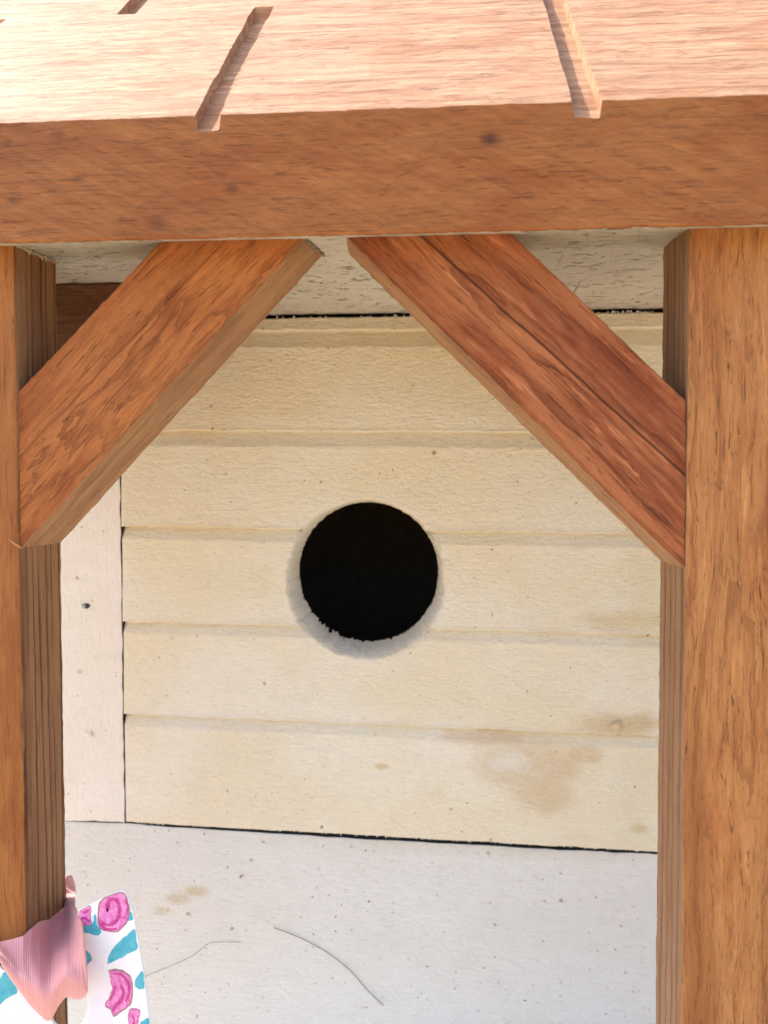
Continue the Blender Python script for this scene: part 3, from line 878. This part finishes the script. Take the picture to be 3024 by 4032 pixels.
# ------------------------------------------------------------------ pink ribbon round the post
s = NT('pink_satin')
uvn = s.t.nodes.new("ShaderNodeUVMap")
u, v = s.sep(uvn.outputs[0])[:2]
jt = s.noise((.25, .25, .25), 3)
wv = s.math('SINE', s.math('MULTIPLY', s.math('ADD', u, s.math('MULTIPLY', jt, .02)), 260))
wv2 = s.math('SINE', s.math('MULTIPLY', v, 420))
hh = s.math('ADD', s.math('MULTIPLY', wv, .5), s.math('MULTIPLY', wv2, .12))
col = s.mix(s.rng(wv, -1, 1, 0, .22), (.68, .30, .28), (.58, .23, .22))
col = s.mix(s.rng(s.noise((.06, .06, .06), 3), .2, .8, 0, .6), col, (.66, .29, .34))
s.bump(hh, .06)
M['ribbon'] = s.finish(col, .42, .45)
s.bsdf.inputs['Sheen Weight'].default_value = .35
s.bsdf.inputs['Sheen Roughness'].default_value = .4

def sheet(name, top, bot, nu, nv, fold, mat, parent, thick=.35):
    T_ = spline(top, 8); B_ = spline(bot, 8)
    def samp(c, t):
        c = [Vector(p) for p in c]
        d = [0]
        for i in range(len(c) - 1): d.append(d[-1] + (c[i + 1] - c[i]).length)
        x = t * d[-1]
        for i in range(len(c) - 1):
            if x <= d[i + 1] or i == len(c) - 2:
                return c[i].lerp(c[i + 1], (x - d[i]) / max(1e-9, d[i + 1] - d[i]))
    V, UV = [], []
    for j in range(nv + 1):
        for i in range(nu + 1):
            a, b = i / nu, j / nv
            p = samp(T_, a).lerp(samp(B_, a), b)
            p = p + Vector((0, fold(a, b), 0))
            V.append(tuple(p)); UV.append((a, b))
    F = []
    for j in range(nv):
        for i in range(nu):
            k = j * (nu + 1) + i
            F.append([k, k + nu + 1, k + nu + 2, k + 1])
    o = build(name, V, F, mat, parent)
    ul = o.data.uv_layers.new(name='UVMap')
    for lp in o.data.loops: ul.data[lp.index].uv = UV[lp.vertex_index]
    m = o.modifiers.new('thickness', 'SOLIDIFY'); m.thickness = thick * MM; m.offset = 0
    return o
ribbon = empty('ribbon', (-94, 165, -100))
tag(ribbon, 'pink satin ribbon tied round the left cedar post over the floral card', 'ribbon')
# silhouette in card sketch units (x, y), with the depth each part of the cloth has round the post
def rpt(px, py, Y):
    f_ = 3000.0
    v = cam_rot @ Vector(((px * .6028 - 1512) / f_, -(3300 + py * .6028 - 2016) / f_, -1))
    return v * (Y / v.y)
from mathutils import Euler
cam_rot = Euler((math.radians(87.8), 0, math.radians(4.35))).to_matrix()
tx = [-60, -40, 0, 80, 150, 205, 260, 330, 380, 420, 455, 490, 515, 540, 560, 572]
ty = [694, 690, 680, 662, 640, 590, 542, 530, 485, 450, 440, 445, 500, 570, 780, 985]
tY = [162, 162, 161.4, 160.6, 160.6, 162.8, 166.2, 170.6, 174.0, 176.4, 175, 168, 162, 158.5, 156, 155.3]
bx = [-60, -40, 0, 60, 110, 200, 290, 312, 335, 380, 415, 440, 465, 490, 530, 555, 572]
by = [750, 765, 800, 900, 970, 1090, 1180, 1192, 1185, 1098, 1050, 1034, 1040, 1050, 1050, 1030, 1000]
V, UV = [], []
nu, nv = 150, 90
for j in range(nv + 1):
    for i in range(nu + 1):
        a, b = i / nu, j / nv
        x = -60 + 632 * a
        y0, y1 = float(np.interp(x, tx, ty)), float(np.interp(x, bx, by))
        Y0 = float(np.interp(x, tx, tY))
        Y1 = 155.6
        w = min(1, b * 1.25); w = w * w * (3 - 2 * w)
        yy = y0 + (y1 - y0) * b
        d = (x * .55 + yy * .83)               # runs across the folds
        k = math.sin(math.pi * min(1, b * 1.05)) 
        fold = k * (.7 * math.sin(x * .0125 + 1.0) + .12 * math.sin((x - yy * .35) * .030) + .05 * math.sin((x - yy * .2) * .08))
        edge_roll = .9 * (1 - b) ** 8 + .7 * b ** 14
        V.append(tuple(rpt(x, yy, Y0 * (1 - w) + Y1 * w + fold * w + edge_roll))); UV.append((a, b))
F = []
for j in range(nv):
    for i in range(nu):
        k = j * (nu + 1) + i
        F.append([k, k + nu + 1, k + nu + 2, k + 1])
band = build('ribbon_band', V, F, M['ribbon'], ribbon)
ul = band.data.uv_layers.new(name='UVMap')
for lp in band.data.loops: ul.data[lp.index].uv = UV[lp.vertex_index]
m = band.modifiers.new('thickness', 'SOLIDIFY'); m.thickness = .3 * MM; m.offset = 0
lt = [tuple(rpt(395, 520, 183)), tuple(rpt(405, 440, 184)), tuple(rpt(415, 350, 185)), tuple(rpt(430, 260, 186)), tuple(rpt(438, 236, 187))]
lb = [tuple(rpt(500, 500, 170)), tuple(rpt(489, 440, 174)), tuple(rpt(492, 350, 186)), tuple(rpt(480, 280, 188)), tuple(rpt(460, 238, 188))]
sheet('ribbon_loop', lt, lb, 30, 16, lambda a, b: -1.0 * math.sin(math.pi * b), M['ribbon'], ribbon)
# the wrap round the outside and back of the post
path = [(-99.6, 161.6), (-108, 162.0), (-117.5, 162.3), (-119.2, 164.0), (-119.3, 172), (-119.2, 181), (-117.5, 182.9), (-108, 183.2), (-99.0, 183.4), (-96.6, 184.6)]
hts = [(-104.9, -106.5), (-104.0, -106.9), (-103.2, -107.4), (-102.9, -107.6), (-102.4, -107.8), (-102.0, -107.8), (-101.8, -107.8), (-101.5, -108.0), (-101.4, -108.6), (-101.3, -108.8)]
sheet('ribbon_wrap', [(p[0], p[1], h[0]) for p, h in zip(path, hts)], [(p[0], p[1], h[1]) for p, h in zip(path, hts)], 70, 8, lambda a, b: 0.0, M['ribbon'], ribbon, .25)
